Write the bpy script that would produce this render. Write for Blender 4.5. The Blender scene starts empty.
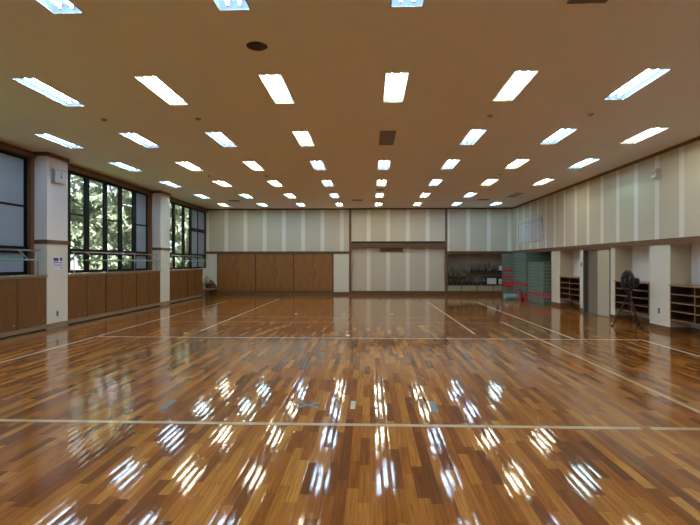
import bpy, bmesh, math, random
from mathutils import Vector, Matrix
random.seed(7)
PI = math.pi
S = bpy.context.scene
C = S.collection

# ------------------------------------------------------------------ nodes / materials
def newmat(name):
    m = bpy.data.materials.new(name); m.use_nodes = True
    nt = m.node_tree
    return m, nt, nt.nodes['Principled BSDF']

class N:
    """tiny node-graph helper"""
    def __init__(s, nt): s.nt = nt
    def node(s, t, **k):
        n = s.nt.nodes.new(t)
        for a, b in k.items(): setattr(n, a, b)
        return n
    def link(s, a, b): s.nt.links.new(a, b)
    def put(s, sock, v):
        if hasattr(v, 'is_output') or isinstance(v, bpy.types.NodeSocket): s.nt.links.new(v, sock)
        else: sock.default_value = v
    def m(s, op, a, b=0.0, c=0.0):
        n = s.node('ShaderNodeMath', operation=op)
        s.put(n.inputs[0], a); s.put(n.inputs[1], b); s.put(n.inputs[2], c)
        return n.outputs[0]
    def mix(s, f, a, b):
        n = s.node('ShaderNodeMix', data_type='RGBA')
        s.put(n.inputs[0], f)
        s.put(n.inputs[6], (*a, 1) if isinstance(a, tuple) else a)
        s.put(n.inputs[7], (*b, 1) if isinstance(b, tuple) else b)
        return n.outputs[2]
    def pos(s):
        g = s.node('ShaderNodeNewGeometry'); x = s.node('ShaderNodeSeparateXYZ')
        s.link(g.outputs['Position'], x.inputs[0]); return g, x.outputs
    def xyz(s, a, b, c):
        n = s.node('ShaderNodeCombineXYZ')
        s.put(n.inputs[0], a); s.put(n.inputs[1], b); s.put(n.inputs[2], c); return n.outputs[0]
    def noise(s, vec, scale, detail=2.0):
        n = s.node('ShaderNodeTexNoise'); n.inputs['Scale'].default_value = scale
        n.inputs['Detail'].default_value = detail
        s.link(vec, n.inputs['Vector']); return n.outputs['Fac']
    def white(s, vec):
        n = s.node('ShaderNodeTexWhiteNoise', noise_dimensions='3D'); s.link(vec, n.inputs['Vector']); return n

def plain(name, col, rough=0.6, metal=0.0, var=0.06, scale=6.0, coat=0.0, bump=0.0, bscale=60):
    m, nt, b = newmat(name); n = N(nt)
    tc = n.node('ShaderNodeTexCoord')
    f = n.noise(tc.outputs['Object'], scale, 3)
    lo = tuple(c*(1-var) for c in col); hi = tuple(min(1, c*(1+var)) for c in col)
    n.link(n.mix(f, lo, hi), b.inputs['Base Color'])
    b.inputs['Roughness'].default_value = rough; b.inputs['Metallic'].default_value = metal
    b.inputs['Coat Weight'].default_value = coat
    if bump:
        bp = n.node('ShaderNodeBump'); bp.inputs['Strength'].default_value = bump
        bp.inputs['Distance'].default_value = 0.003
        n.link(n.noise(tc.outputs['Object'], bscale, 2), bp.inputs['Height'])
        n.link(bp.outputs[0], b.inputs['Normal'])
    return m

def wood(name, col, dark, axis='Z', rough=0.4, scale=3.0, coat=0.0, streak=14):
    m, nt, b = newmat(name); n = N(nt)
    tc = n.node('ShaderNodeTexCoord'); mp = n.node('ShaderNodeMapping')
    n.link(tc.outputs['Object'], mp.inputs['Vector'])
    sc = {'X': (1, streak, streak), 'Y': (streak, 1, streak), 'Z': (streak, streak, 1)}[axis]
    mp.inputs['Scale'].default_value = sc
    f = n.noise(mp.outputs[0], scale, 4)
    r = n.node('ShaderNodeMapRange'); r.inputs[1].default_value = .3; r.inputs[2].default_value = .7
    n.link(f, r.inputs[0])
    n.link(n.mix(r.outputs[0], dark, col), b.inputs['Base Color'])
    b.inputs['Roughness'].default_value = rough
    b.inputs['Coat Weight'].default_value = coat
    b.inputs['Coat Roughness'].default_value = .15
    return m

def stripe_wall(name, axis, off, period=0.9, w=0.18, a=(.585,.56,.48), c=(.75,.755,.73)):
    m, nt, b = newmat(name); n = N(nt)
    g, p = n.pos()
    co = p[0] if axis == 'X' else p[1]
    fr = n.m('FRACT', n.m('DIVIDE', n.m('SUBTRACT', co, off - w/2), period))
    # soft-edged batten strip
    d = n.m('ABSOLUTE', n.m('SUBTRACT', fr, w/period/2))
    r = n.node('ShaderNodeMapRange'); n.link(d, r.inputs[0])
    r.inputs[1].default_value = w/period/2 - .012; r.inputs[2].default_value = w/period/2 + .012
    r.inputs[3].default_value = 1; r.inputs[4].default_value = 0
    # woven cloth look on the field
    v = n.xyz(n.m('MULTIPLY', p[0], 25 if axis == 'X' else 1), n.m('MULTIPLY', p[1], 25 if axis == 'Y' else 1), n.m('MULTIPLY', p[2], .7))
    f1 = n.noise(v, 1.4, 3)
    f2 = n.noise(g.outputs['Position'], 1.1, 2)
    cl = n.mix(f1, tuple(x*.93 for x in a), tuple(x*1.07 for x in a))
    cl2 = n.mix(n.m('MULTIPLY', f2, .35), cl, tuple(x*.86 for x in a))
    n.link(n.mix(r.outputs[0], cl2, c), b.inputs['Base Color'])
    b.inputs['Roughness'].default_value = .75
    return m

M = {}
M['ceil'] = plain('ceiling_board', (.82,.83,.86), .55, var=.03, scale=3, bump=.25, bscale=45)
M['cream'] = plain('cream_wall', (.72,.71,.64), .6, var=.02, bump=.1)
M['white'] = plain('white_wallpaper', (.74,.74,.74), .6, var=.02, bump=.15, bscale=90)
M['beige'] = plain('shaded_beige_wall', (.52,.47,.34), .6, var=.03)  # beige niche sides, their shade put into the colour
M['trim'] = wood('brown_wood_trim', (.20,.095,.045), (.12,.055,.028), 'Y', .45)
M['trimx'] = wood('brown_wood_trim_across', (.165,.09,.036), (.10,.054,.022), 'X', .45)
M['trimz'] = wood('brown_wood_post', (.20,.105,.055), (.12,.06,.03), 'Z', .45)
M['trimdark'] = wood('dark_stile', (.07,.035,.018), (.05,.025,.012), 'Z', .5)
M['base'] = wood('brown_baseboard', (.24,.13,.07), (.15,.08,.045), 'Y', .4)
M['basegrey'] = wood('grey_brown_baseboard', (.30,.23,.17), (.22,.165,.12), 'Y', .45)
M['panel'] = wood('cabinet_veneer', (.205,.086,.020), (.14,.055,.011), 'Z', .4, 2.2, .05, 10)
M['panelback'] = wood('door_veneer', (.33,.145,.040), (.23,.092,.022), 'Z', .38, 2.2, .08, 10)
M['shelf'] = wood('shelf_wood', (.36,.22,.12), (.25,.14,.07), 'Y', .45)
M['cubbyshade'] = wood('shaded_cubby_wood', (.075,.036,.018), (.05,.024,.012), 'Y', .55)  # shelf wood darkened behind the front edges: interior shade put into the colour
M['shelfdark'] = wood('shelf_back_wood', (.20,.11,.055), (.13,.07,.035), 'Y', .5)
M['ledge'] = wood('ledge_wood', (.30,.20,.13), (.20,.13,.08), 'Y', .3)
M['black'] = plain('black_aluminium', (.007,.007,.010), .5, 0, 0)
M['dark'] = plain('dark_void', (.02,.02,.02), .9, 0, 0)  # near-black: darkness of gaps, slots and openings put into the colour
M['metal'] = plain('brushed_steel', (.42,.40,.39), .35, .9, .03)
M['greenbar'] = plain('green_painted_bar', (.16,.46,.36), .4, 0, .04)
M['mat'] = plain('teal_mat_vinyl', (.15,.235,.215), .5, 0, .07, 3)
M['matendshade'] = plain('shaded_olive_mat_end', (.10,.13,.095), .6, 0, .08)  # olive end faces, with the shade on the stack's end put into the colour
M['matred'] = plain('red_mat_vinyl', (.50,.055,.08), .5, 0, .08, 3)
M['roll'] = plain('pale_blue_foam', (.28,.46,.52), .6, 0, .06)
M['plastic'] = plain('black_plastic', (.014,.015,.018), .4, 0, .05)
M['tripod'] = plain('dark_grey_steel', (.06,.06,.07), .35, .7, .05)
M['whiteplastic'] = plain('white_plastic', (.70,.71,.72), .4, 0, .02)
M['greyplastic'] = plain('grey_plastic', (.22,.22,.22), .4, 0, .02)
M['silver'] = plain('trophy_silver', (.36,.36,.36), .3, .8, .1)
M['gold'] = plain('trophy_gold', (.36,.28,.15), .3, .8, .1)
M['bronze'] = plain('trophy_bronze', (.26,.2,.15), .35, .7, .1)
M['tbase'] = plain('trophy_base_black', (.025,.022,.022), .35, 0, .05)
M['marble'] = plain('trophy_base_marble', (.26,.26,.23), .3, 0, .2, 30)
M['paper'] = plain('paper', (.74,.77,.84), .7, 0, .02)
M['ink'] = plain('navy_ink', (.05,.06,.22), .6, 0, .02)
M['boxfront'] = plain('cream_board', (.38,.35,.25), .6, 0, .04)
M['doorcream'] = plain('cream_painted_door', (.50,.48,.39), .5, 0, .02)
M['doortaupe'] = plain('shaded_taupe_door', (.20,.18,.145), .5, 0, .03)  # taupe leaf, with the shade of the doorway put into its colour
M['doorframe'] = plain('grey_door_frame', (.17,.17,.165), .4, .4, .03)
M['vent'] = plain('vent_grille', (.20,.18,.165), .6, 0, .05)
M['spk'] = plain('speaker_mesh', (.035,.028,.024), .7, 0, .1, 200)
M['detect'] = plain('brown_cap', (.36,.28,.22), .6, 0, .05)
M['lframe'] = plain('lamp_rim', (.50,.51,.50), .4, 0, .02)
M['letter'] = plain('pale_letters', (.80,.84,1.0), .5, 0, .04)
M['linewhite'] = plain('white_court_paint', (.72,.69,.66), .3, 0, .05, 2, coat=.6)
M['lineyellow'] = plain('pale_yellow_court_paint', (.60,.47,.27), .3, 0, .06, 2, coat=.6)
M['linefaint'] = plain('faint_yellow_court_paint', (.36,.22,.09), .3, 0, .08, 2, coat=.6)
M['bluetape'] = plain('blue_tape', (.07,.19,.27), .35, 0, .08)
M['bag'] = plain('white_cloth', (.46,.42,.35), .8, 0, .06)
M['bark'] = wood('bark', (.42,.36,.29), (.16,.13,.10), 'Z', .9, 2, 0, 4)
M['grass'] = plain('grass', (.10,.16,.05), .9, 0, .3, 2)
M['outwall'] = plain('pale_render', (.55,.57,.62), .8, 0, .03)

def leafmat():
    m, nt, b = newmat('leaves'); n = N(nt)
    oi = n.node('ShaderNodeNewGeometry')
    f = oi.outputs['Random Per Island']
    ob = n.node('ShaderNodeObjectInfo')
    c1 = n.mix(f, (.07,.10,.055), (.30,.34,.22))
    c2 = n.mix(n.m('MULTIPLY', ob.outputs['Random'], .4), c1, (.26,.31,.22))
    n.link(c2, b.inputs['Base Color']); b.inputs['Roughness'].default_value = .45
    t = n.node('ShaderNodeBsdfTranslucent'); n.link(c2, t.inputs['Color'])
    mx = n.node('ShaderNodeMixShader'); mx.inputs[0].default_value = .35
    n.link(b.outputs[0], mx.inputs[1]); n.link(t.outputs[0], mx.inputs[2])
    n.link(mx.outputs[0], nt.nodes['Material Output'].inputs[0])
    return m
M['leaf'] = leafmat()

def glassmat():
    m, nt, b = newmat('window_glass'); n = N(nt)
    tr = n.node('ShaderNodeBsdfTransparent'); tr.inputs[0].default_value = (.90,.93,.93,1)
    gl = n.node('ShaderNodeBsdfGlossy'); gl.inputs['Roughness'].default_value = 0.01
    lw = n.node('ShaderNodeLayerWeight'); lw.inputs[0].default_value = .5
    fr = n.m('ADD', .03, n.m('MULTIPLY', n.m('POWER', lw.outputs['Facing'], 5.0), .97))
    mx = n.node('ShaderNodeMixShader')
    n.link(fr, mx.inputs[0])
    n.link(tr.outputs[0], mx.inputs[1]); n.link(gl.outputs[0], mx.inputs[2])
    n.link(mx.outputs[0], nt.nodes['Material Output'].inputs[0]); return m
M['glass'] = glassmat()
def frostmat():
    m, nt, b = newmat('frosted_glass'); n = N(nt)
    b.inputs['Base Color'].default_value = (.40,.43,.50,1); b.inputs['Roughness'].default_value = .25
    t = n.node('ShaderNodeBsdfTranslucent'); t.inputs[0].default_value = (.36,.40,.50,1)
    mx = n.node('ShaderNodeMixShader'); mx.inputs[0].default_value = .6
    n.link(b.outputs[0], mx.inputs[1]); n.link(t.outputs[0], mx.inputs[2])
    n.link(mx.outputs[0], nt.nodes['Material Output'].inputs[0]); return m
M['frost'] = frostmat()

def emit(name, col, strength, base=.02):
    m, nt, b = newmat(name)
    b.inputs['Base Color'].default_value = (base, base, base, 1)
    b.inputs['Roughness'].default_value = .6
    b.inputs['Emission Color'].default_value = (*col, 1)
    b.inputs['Emission Strength'].default_value = strength
    return m
TUBE = 50.0
TINT = {'B': ((.36,.60,1.0), (.50,.74,1.0)), 'W': ((.66,.82,.68), (1.0,.98,.78)), 'C': ((.30,.76,.88), (.6,.95,1.0))}
for k, (tray, tube) in TINT.items():
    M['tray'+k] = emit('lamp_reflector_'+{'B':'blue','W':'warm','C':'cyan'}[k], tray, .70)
    M['tube'+k] = emit('lamp_tube_'+{'B':'blue','W':'warm','C':'cyan'}[k], tube, TUBE, .3)
M['trayO'] = plain('unlit_reflector', (.5,.5,.48), .5, 0, .02)
M['tubeO'] = plain('unlit_tube', (.6,.6,.6), .4, 0, .02)

def floormat():
    m, nt, b = newmat('plank_floor'); n = N(nt)
    g, p = n.pos()
    W, L = .076, .62
    xr = n.m('DIVIDE', p[0], W); row = n.m('FLOOR', xr); fx = n.m('FRACT', xr)
    w1 = n.white(n.xyz(row, 3.7, 1.3))
    yo = n.m('MULTIPLY', w1.outputs['Value'], 17.0)
    # board lengths vary: warp the length coordinate
    wob = n.noise(n.xyz(n.m('MULTIPLY', row, 5.1), n.m('MULTIPLY', p[1], .9), 0.0), 1.0, 0)
    yy = n.m('ADD', n.m('ADD', n.m('DIVIDE', p[1], L), yo), n.m('MULTIPLY', wob, 1.1))
    seg = n.m('FLOOR', yy); fy = n.m('FRACT', yy)
    w2 = n.white(n.xyz(row, seg, 9.1)); w3 = n.white(n.xyz(seg, row, 2.4))
    sep = n.node('ShaderNodeSeparateXYZ'); n.link(w2.outputs['Color'], sep.inputs[0])
    sep3 = n.node('ShaderNodeSeparateXYZ'); n.link(w3.outputs['Color'], sep3.inputs[0])
    ramp = n.node('ShaderNodeValToRGB'); e = ramp.color_ramp.elements
    e[0].position = 0; e[0].color = (.17,.050,.006,1)
    e[1].position = 1; e[1].color = (.58,.26,.048,1)
    for pos_, col in ((.22,(.26,.080,.009,1)), (.5,(.37,.125,.014,1)), (.78,(.46,.175,.024,1))):
        q = ramp.color_ramp.elements.new(pos_); q.color = col
    n.link(w2.outputs['Value'], ramp.inputs[0])
    # grain
    gv = n.xyz(n.m('MULTIPLY', p[0], 55), n.m('ADD', n.m('MULTIPLY', p[1], 2.2), n.m('MULTIPLY', w3.outputs['Value'], 50)), row)
    gr = n.noise(gv, 1.0, 4)
    rr = n.node('ShaderNodeMapRange'); n.link(gr, rr.inputs[0]); rr.inputs[1].default_value=.32; rr.inputs[2].default_value=.68
    rr.inputs[3].default_value = .70; rr.inputs[4].default_value = 1.25
    hs = n.node('ShaderNodeHueSaturation'); n.link(ramp.outputs[0], hs.inputs['Color']); n.link(rr.outputs[0], hs.inputs['Value'])
    # seams
    ex = n.m('MINIMUM', fx, n.m('SUBTRACT', 1.0, fx)); ey = n.m('MINIMUM', fy, n.m('SUBTRACT', 1.0, fy))
    sx = n.m('LESS_THAN', ex, .012); sy = n.m('LESS_THAN', ey, .0022)
    seam = n.m('MULTIPLY', n.m('MAXIMUM', sx, sy), .55)
    n.link(n.mix(seam, hs.outputs[0], (.03,.012,.005)), b.inputs['Base Color'])
    b.inputs['Roughness'].default_value = .5
    b.inputs['Specular IOR Level'].default_value = .05
    b.inputs['Coat Weight'].default_value = 1.0
    b.inputs['Coat Roughness'].default_value = .07
    b.inputs['Coat IOR'].default_value = 1.45
    # every board is tilted a little and slightly cupped across its width
    tx = n.m('MULTIPLY', n.m('SUBTRACT', sep.outputs[0], .5), .015)
    cup = n.m('MULTIPLY', n.m('SUBTRACT', fx, .5), .045)
    bow = n.m('MULTIPLY', n.m('SUBTRACT', fy, .5), .006)
    ty = n.m('MULTIPLY', n.m('SUBTRACT', sep.outputs[1], .5), .009)
    un = n.m('MULTIPLY', n.m('SUBTRACT', n.noise(n.xyz(n.m('MULTIPLY', p[0], 6.0), n.m('MULTIPLY', p[1], 2.4), 0.0), 1.6, 2), .5), .022)
    un2 = n.m('MULTIPLY', n.m('SUBTRACT', n.noise(n.xyz(n.m('MULTIPLY', p[0], 9.0), n.m('MULTIPLY', p[1], 9.0), 5.0), 2.0, 1), .5), .004)
    nv = n.xyz(n.m('ADD', n.m('ADD', tx, cup), un2), n.m('ADD', n.m('ADD', ty, bow), un), 1.0)
    nm = n.node('ShaderNodeVectorMath', operation='NORMALIZE'); n.link(nv, nm.inputs[0])
    n.link(nm.outputs[0], b.inputs['Normal']); n.link(nm.outputs[0], b.inputs['Coat Normal'])
    return m
M['floor'] = floormat()

M['black'].node_tree.nodes['Principled BSDF'].inputs['Specular IOR Level'].default_value = .12
# ------------------------------------------------------------------ mesh helpers
def bm_box(bm, x0, x1, y0, y1, z0, z1, mi=0, bevel=0):
    if x0 > x1: x0, x1 = x1, x0
    if y0 > y1: y0, y1 = y1, y0
    if z0 > z1: z0, z1 = z1, z0
    v = [bm.verts.new(p) for p in ((x0,y0,z0),(x1,y0,z0),(x1,y1,z0),(x0,y1,z0),(x0,y0,z1),(x1,y0,z1),(x1,y1,z1),(x0,y1,z1))]
    fs = [bm.faces.new([v[i] for i in q]) for q in ((0,3,2,1),(4,5,6,7),(0,1,5,4),(1,2,6,5),(2,3,7,6),(3,0,4,7))]
    for f in fs: f.material_index = mi
    if bevel:
        es = list({e for f in fs for e in f.edges})
        r = bmesh.ops.bevel(bm, geom=es, offset=bevel, segments=2, affect='EDGES', profile=.7)
        for f in r['faces']: f.material_index = mi
    return v
def bm_tube(bm, pts, r, seg=8, mi=0, r2=None):
    pts = [Vector(p) for p in pts]; rings = []
    for i, p in enumerate(pts):
        a = pts[max(0, i-1)]; c = pts[min(len(pts)-1, i+1)]
        d = (c-a).normalized(); u = d.cross(Vector((0,0,1)))
        if u.length < 1e-3: u = d.cross(Vector((1,0,0)))
        u.normalize(); w = d.cross(u)
        rr = r if r2 is None else r + (r2-r)*i/(len(pts)-1)
        rings.append([bm.verts.new(p + (u*math.cos(t*2*PI/seg) + w*math.sin(t*2*PI/seg))*rr) for t in range(seg)])
    for a, b in zip(rings, rings[1:]):
        for t in range(seg):
            f = bm.faces.new((a[t], a[(t+1)%seg], b[(t+1)%seg], b[t])); f.material_index = mi; f.smooth = True
    for rg in (rings[0][::-1], rings[-1]):
        f = bm.faces.new(rg); f.material_index = mi
def bm_lathe(bm, prof, seg=12, mi=0, o=(0,0,0), mat=None):
    o = Vector(o); rings = []
    for r, z in prof:
        rings.append([bm.verts.new((mat @ Vector((r*math.cos(t*2*PI/seg), r*math.sin(t*2*PI/seg), z)) if mat else
                      Vector((r*math.cos(t*2*PI/seg), r*math.sin(t*2*PI/seg), z))) + o) for t in range(seg)])
    for a, b in zip(rings, rings[1:]):
        for t in range(seg):
            f = bm.faces.new((a[t], a[(t+1)%seg], b[(t+1)%seg], b[t])); f.material_index = mi; f.smooth = True
    f = bm.faces.new(rings[0][::-1]); f.material_index = mi
    f = bm.faces.new(rings[-1]); f.material_index = mi
def build(name, bm, mats, parent=None, loc=None, rot=None):
    me = bpy.data.meshes.new(name); bmesh.ops.recalc_face_normals(bm, faces=bm.faces[:])
    bm.to_mesh(me); bm.free()
    for m in (mats if isinstance(mats, (list, tuple)) else [mats]): me.materials.append(m)
    o = bpy.data.objects.new(name, me); C.objects.link(o)
    if loc: o.location = loc
    if rot: o.rotation_euler = rot
    if parent:
        o.parent = parent
    return o
def boxes(name, lst, mats, parent=None, bevel=0, org=None, **kw):
    """lst of (x0,x1,y0,y1,z0,z1[,mi]) in the parent's frame"""
    bm = bmesh.new(); ox, oy, oz = org or (0,0,0)
    for b in lst:
        bm_box(bm, b[0]-ox, b[1]-ox, b[2]-oy, b[3]-oy, b[4]-oz, b[5]-oz, b[6] if len(b) > 6 else 0, bevel)
    o = build(name, bm, mats, parent, **kw)
    if org: o.location = org
    return o
def tag(o, label=None, cat=None, group=None, kind=None):
    if label: o['label'] = label
    if cat: o['category'] = cat
    if group: o['group'] = group
    if kind: o['kind'] = kind
    return o
def thing(name, label, cat, loc=(0,0,0), rotz=0, group=None):
    o = bpy.data.objects.new(name, None); C.objects.link(o); o.location = loc; o.rotation_euler = (0,0,rotz)
    o.empty_display_size = .1
    return tag(o, label, cat, group)
def copytree(o, parent=None):
    c = o.copy(); C.objects.link(c); c.parent = parent
    for ch in list(o.children): copytree(ch, c)
    return c
def struct(o, label, cat):
    return tag(o, label, cat, kind='structure')
ORD = ['nearest', 'second', 'third', 'fourth', 'fifth', 'sixth', 'seventh', 'eighth', 'ninth', 'tenth', 'eleventh', 'twelfth', 'thirteenth', 'fourteenth', 'fifteenth', 'sixteenth', 'seventeenth', 'eighteenth', 'nineteenth', 'twentieth']
ORD1 = ['first'] + ORD[1:]

# ------------------------------------------------------------------ dimensions
XL, XG, XR = -7.15, -7.55, 6.40      # left cabinet front, window plane, right wall front
Y0, YB, H = -3.0, 23.2, 3.94

# ------------------------------------------------------------------ floor
fl = boxes('floor', [(-7.8, 8.6, Y0-.2, 24.0, -.2, 0)], M['floor'])
struct(fl, 'glossy brown strip-plank hall floor with painted court lines', 'floor')
def line(x0, x1, y0, y1, m):
    return boxes('court_line', [(x0, x1, y0, y1, 0, .0006)], m, fl)
hw = .03
line(-7.0, 2.44, 4.665, 4.735, M['lineyellow'])
line(2.53, 6.3, 4.665, 4.735, M['lineyellow'])
line(-5.53, 5.26, 10.01, 10.07, M['linewhite'])
line(-5.53, -5.48, Y0, 9.95, M['linewhite']); line(-5.53, -5.48, 10.16, 19.5, M['linewhite'])
line(-3.71, -3.66, 11.0, 20.6, M['linewhite'])
line(2.155, 2.205, 10.75, 19.1, M['linewhite'])
line(3.94, 3.99, 10.1, 19.4, M['linewhite'])
line(3.26, 3.32, Y0, 12.9, M['lineyellow'])
line(5.20, 5.26, Y0, 10.0, M['linewhite'])
for y in (12.66, 13.82, 19.5):
    line(-5.4, 3.9, y, y+.045, M['linefaint'])

# ------------------------------------------------------------------ ceiling with cut-outs for the recessed lamps
COLX = [-6.25, -4.60, -2.95, -1.305, .35, 2.0, 3.65, 5.28]
ROWY = [4.28, 7.19, 10.08, 12.87, 15.80, 18.80, 21.70]
TAB = {0: '.BBBB.BB', 1: 'BBWWWWBW', 2: 'BBBW.BBW', 3: 'BWWBBBWC', 4: 'BWWBWBWW', 5: 'CCWBWWBO', 6: 'WCBWWWBC'}
ROWY_EXTRA = [1.36, -1.52]
lamps = []
for r, y in enumerate(ROWY):
    for c, x in enumerate(COLX):
        k = TAB[r][c]
        if k != '.': lamps.append((r, c, x, y, k))
for y in ROWY_EXTRA:
    for c, x in enumerate(COLX): lamps.append((-1, c, x, y, 'BW'[c % 2]))
LW, LH = .145, .60
xs = sorted({-7.8, 8.6} | {round(x+d, 4) for x in COLX for d in (-LW, LW)})
ys = sorted({Y0-.2, 24.0} | {round(y+d, 4) for y in ROWY+ROWY_EXTRA for d in (-LH, LH)})
holes = {(round(x-LW, 4), round(y-LH, 4)) for (_, _, x, y, _) in lamps}
bm = bmesh.new(); vc = {}
def gv(x, y):
    if (x, y) not in vc: vc[(x, y)] = bm.verts.new((x, y, H))
    return vc[(x, y)]
for a, b_ in zip(xs, xs[1:]):
    for c_, d in zip(ys, ys[1:]):
        if (a, c_) in holes: continue
        bm.faces.new((gv(a, c_), gv(a, d), gv(b_, d), gv(b_, c_)))
me = bpy.data.meshes.new('ceiling')
bm_box(bm, -8.0, 8.8, Y0-.4, 24.2, H+.30, H+.45)
bm.to_mesh(me); bm.free(); me.materials.append(M['ceil'])
ce = bpy.data.objects.new('ceiling', me); C.objects.link(ce)
struct(ce, 'flat brownish ceiling with rows of recessed lamps', 'ceiling')

def make_lamp(k):
    t = thing('ceiling_light', '', 'ceiling light')
    bm = bmesh.new(); w, l, e = LW, LH, .014
    for b in ((-w-e, -w, -l-e, l+e), (w, w+e, -l-e, l+e), (-w, w, -l-e, -l), (-w, w, l, l+e)):
        bm_box(bm, b[0], b[1], b[2], b[3], -.006, 0)
    build('lamp_rim', bm, M['lframe'], t)
    bm = bmesh.new()      # open tray with sloping sides, ridge between the tubes
    prof = [(-w, 0), (-w+.012, .035), (-.012-.08, .08), (-.02, .08), (0, .045), (.02, .08), (.092, .08), (w-.012, .035), (w, 0)]
    rows = [[bm.verts.new((x, y, z)) for x, z in prof] for y in (-l+.001, l-.001)]
    for i in range(len(prof)-1):
        bm.faces.new((rows[0][i], rows[1][i], rows[1][i+1], rows[0][i+1]))
    for rr in rows: bm.faces.new(rr)
    build('reflector', bm, M['tray'+k], t)
    for s in (-1, 1):
        bm = bmesh.new()
        bm_tube(bm, [(s*.06, -l+.04, .042), (s*.06, l-.04, .042)], .0098, 8)
        tb = build('tube', bm, M['tube'+k], t)
        for q in (-1, 1):
            bm = bmesh.new(); bm_box(bm, s*.06-.016, s*.06+.016, q*(l-.04), q*(l-.015), .02, .08)
            build('lamp_holder', bm, M['lframe'], tb)
    return t
protos = {k: make_lamp(k) for k in 'BWCO'}
used = set()
TN = {'B': 'bluish white', 'W': 'warm white', 'C': 'pale cyan', 'O': 'unlit grey'}
for r, c, x, y, k in lamps:
    o = protos[k] if k not in used else copytree(protos[k])
    used.add(k); o.location = (x, y, H); o['group'] = 'recessed ceiling lamps in rows'
    if r < 0:
        o['label'] = 'recessed twin-tube ceiling light above or behind the camera, outside the picture'
        continue
    vis = [cc for cc in range(8) if TAB[r][cc] != '.']
    if r == 0: vis = [2, 3, 4]
    if r == 1: vis = [1, 2, 3, 4, 5, 6]
    rown = ['nearest row', 'second row', 'third row', 'fourth row', 'fifth row', 'sixth row', 'row nearest the back wall'][r]
    if c in vis:
        i = vis.index(c)
        o['label'] = f'{TN[k]} ceiling light, {ORD1[i]} from left in the {rown}'
    else:
        o['label'] = f'{TN[k]} ceiling light beside the {"left" if c<4 else "right"} wall, {["nearest","second"][r]} row, place {ORD1[c]}'

# ceiling fittings
def ceil_vent(x, y, w, l, label):
    t = thing('ceiling_vent', label, 'vent', (x, y, H), 0, 'air vents in the ceiling')
    boxes('vent_frame', [(-w/2, w/2, -l/2, -l/2+.015, -.01, 0), (-w/2, w/2, l/2-.015, l/2, -.01, 0), (-w/2, -w/2+.015, -l/2, l/2, -.01, 0), (w/2-.015, w/2, -l/2, l/2, -.01, 0)], M['vent'], t)
    n_ = max(3, int(w/.03)); lst = [(-w/2+.012, w/2-.012, -l/2+.012, l/2-.012, -.004, 0, 1)]
    for i in range(n_):
        xx = -w/2 + .02 + i*(w-.04)/(n_-1); lst.append((xx-.003, xx+.003, -l/2+.012, l/2-.012, -.01, -.003))
    boxes('vent_slats', lst, [M['vent'], M['greyplastic']], t)
ceil_vent(.335, 10.05, .30, 1.12, 'grey rectangular air vent between the ceiling lights of the third row')
ceil_vent(2.03, 4.30, .36, 1.16, 'dark air vent cut by the top edge, right of centre')
ceil_vent(.34, 17.3, .26, .30, 'small dark ceiling vent in the centre column between fifth and sixth light rows')
for x, l_ in ((-5.4, 'left'), (-.5, 'middle'), (4.42, 'right')):
    ceil_vent(x, 20.1, .42, .34, f'{l_}most of three dark slot vents before the last light row' if l_ != 'middle' else 'middle of three dark slot vents before the last light row')
bm = bmesh.new(); bm_lathe(bm, [(.05, -.012), (.105, -.012), (.118, -.004), (.118, 0)], 28)
sp = build('ceiling_speaker', bm, M['spk'], None, (-1.276, 5.716, H)); tag(sp, 'dark round speaker in the ceiling left of centre', 'speaker')
for x, y, lab in ((-4.54, 8.55, 'leftmost of the four near ceiling sensors'), (-2.92, 8.56, 'second of the four near ceiling sensors, left of centre'),
              (2.0, 8.58, 'third of the four near ceiling sensors, right of centre'), (3.64, 8.56, 'rightmost of the four near ceiling sensors'),
              (-4.54, 14.24, 'far ceiling sensor on the left side'), (3.60, 14.29, 'far ceiling sensor on the right side'), (-2.93, 14.3, 'far ceiling sensor left of the centre')):
    bm = bmesh.new(); bm_lathe(bm, [(.02, -.03), (.035, -.025), (.05, -.008), (.052, 0)], 14)
    tag(build('ceiling_sensor', bm, M['detect'], None, (x, y, H)), 'small brown round ' + lab, 'sensor', 'brown ceiling sensors')

# ------------------------------------------------------------------ left wall
PIL = [(17.16, 17.95), (11.03, 11.80), (4.88, 5.66), (-1.27, -.48)]
wl = boxes('wall_left', [(-7.80, -7.60, Y0-.2, 24, 0, 1.20), (-7.80, -7.60, Y0-.2, 24, 3.80, H+.3), (-7.80, -7.60, 23.09, 24, 1.2, 3.8)], M['white'])
struct(wl, 'left wall of the hall with pillars between tall windows', 'wall')
for a, b_ in PIL:
    wl = boxes('wall_pillar', [(-7.6, XL, a, b_, 1.95, H, 0), (-7.6, XL, a, b_, 0.0, 1.95, 1)], [M['white'], M['cream']])
    struct(wl, {17.16: 'farther pale wall pillar on the left with a brown band', 11.03: 'nearer pale wall pillar on the left, with the clock and notice'}.get(a, 'pale wall pillar outside the left picture edge'), 'pillar')
    boxes('pillar_band', [(-7.56, XL+.025, a-.02, b_+.02, 1.905, 1.995)], M['trim'], wl)
    boxes('pillar_cap', [(-7.56, XL+.03, a-.02, b_+.02, 3.855, H)], M['trim'], wl)
BAYS = [(17.95, 23.10), (11.80, 17.16), (5.66, 11.03), (-.48, 4.88)]
# head trims and jambs
for i, (a, b_) in enumerate(BAYS):
    t = boxes('trim_%d' % (i+1), [(-7.6, -7.40, a, b_, 3.80, 3.86), (-7.6, -7.46, a, b_, 3.86, H), (-7.6, -7.44, b_-.11, b_, 1.22, 3.80) if i else (-7.6, -7.5, b_-.06, b_, 1.22, 3.80), (-7.6, -7.44, a, a+.11, 1.22, 3.80)], M['trim'])
    struct(t, 'brown wooden trim around window bay %s' % ['nearest the back wall', 'between the two pillars', 'at the left edge', 'behind the camera'][i], 'trim')

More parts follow.
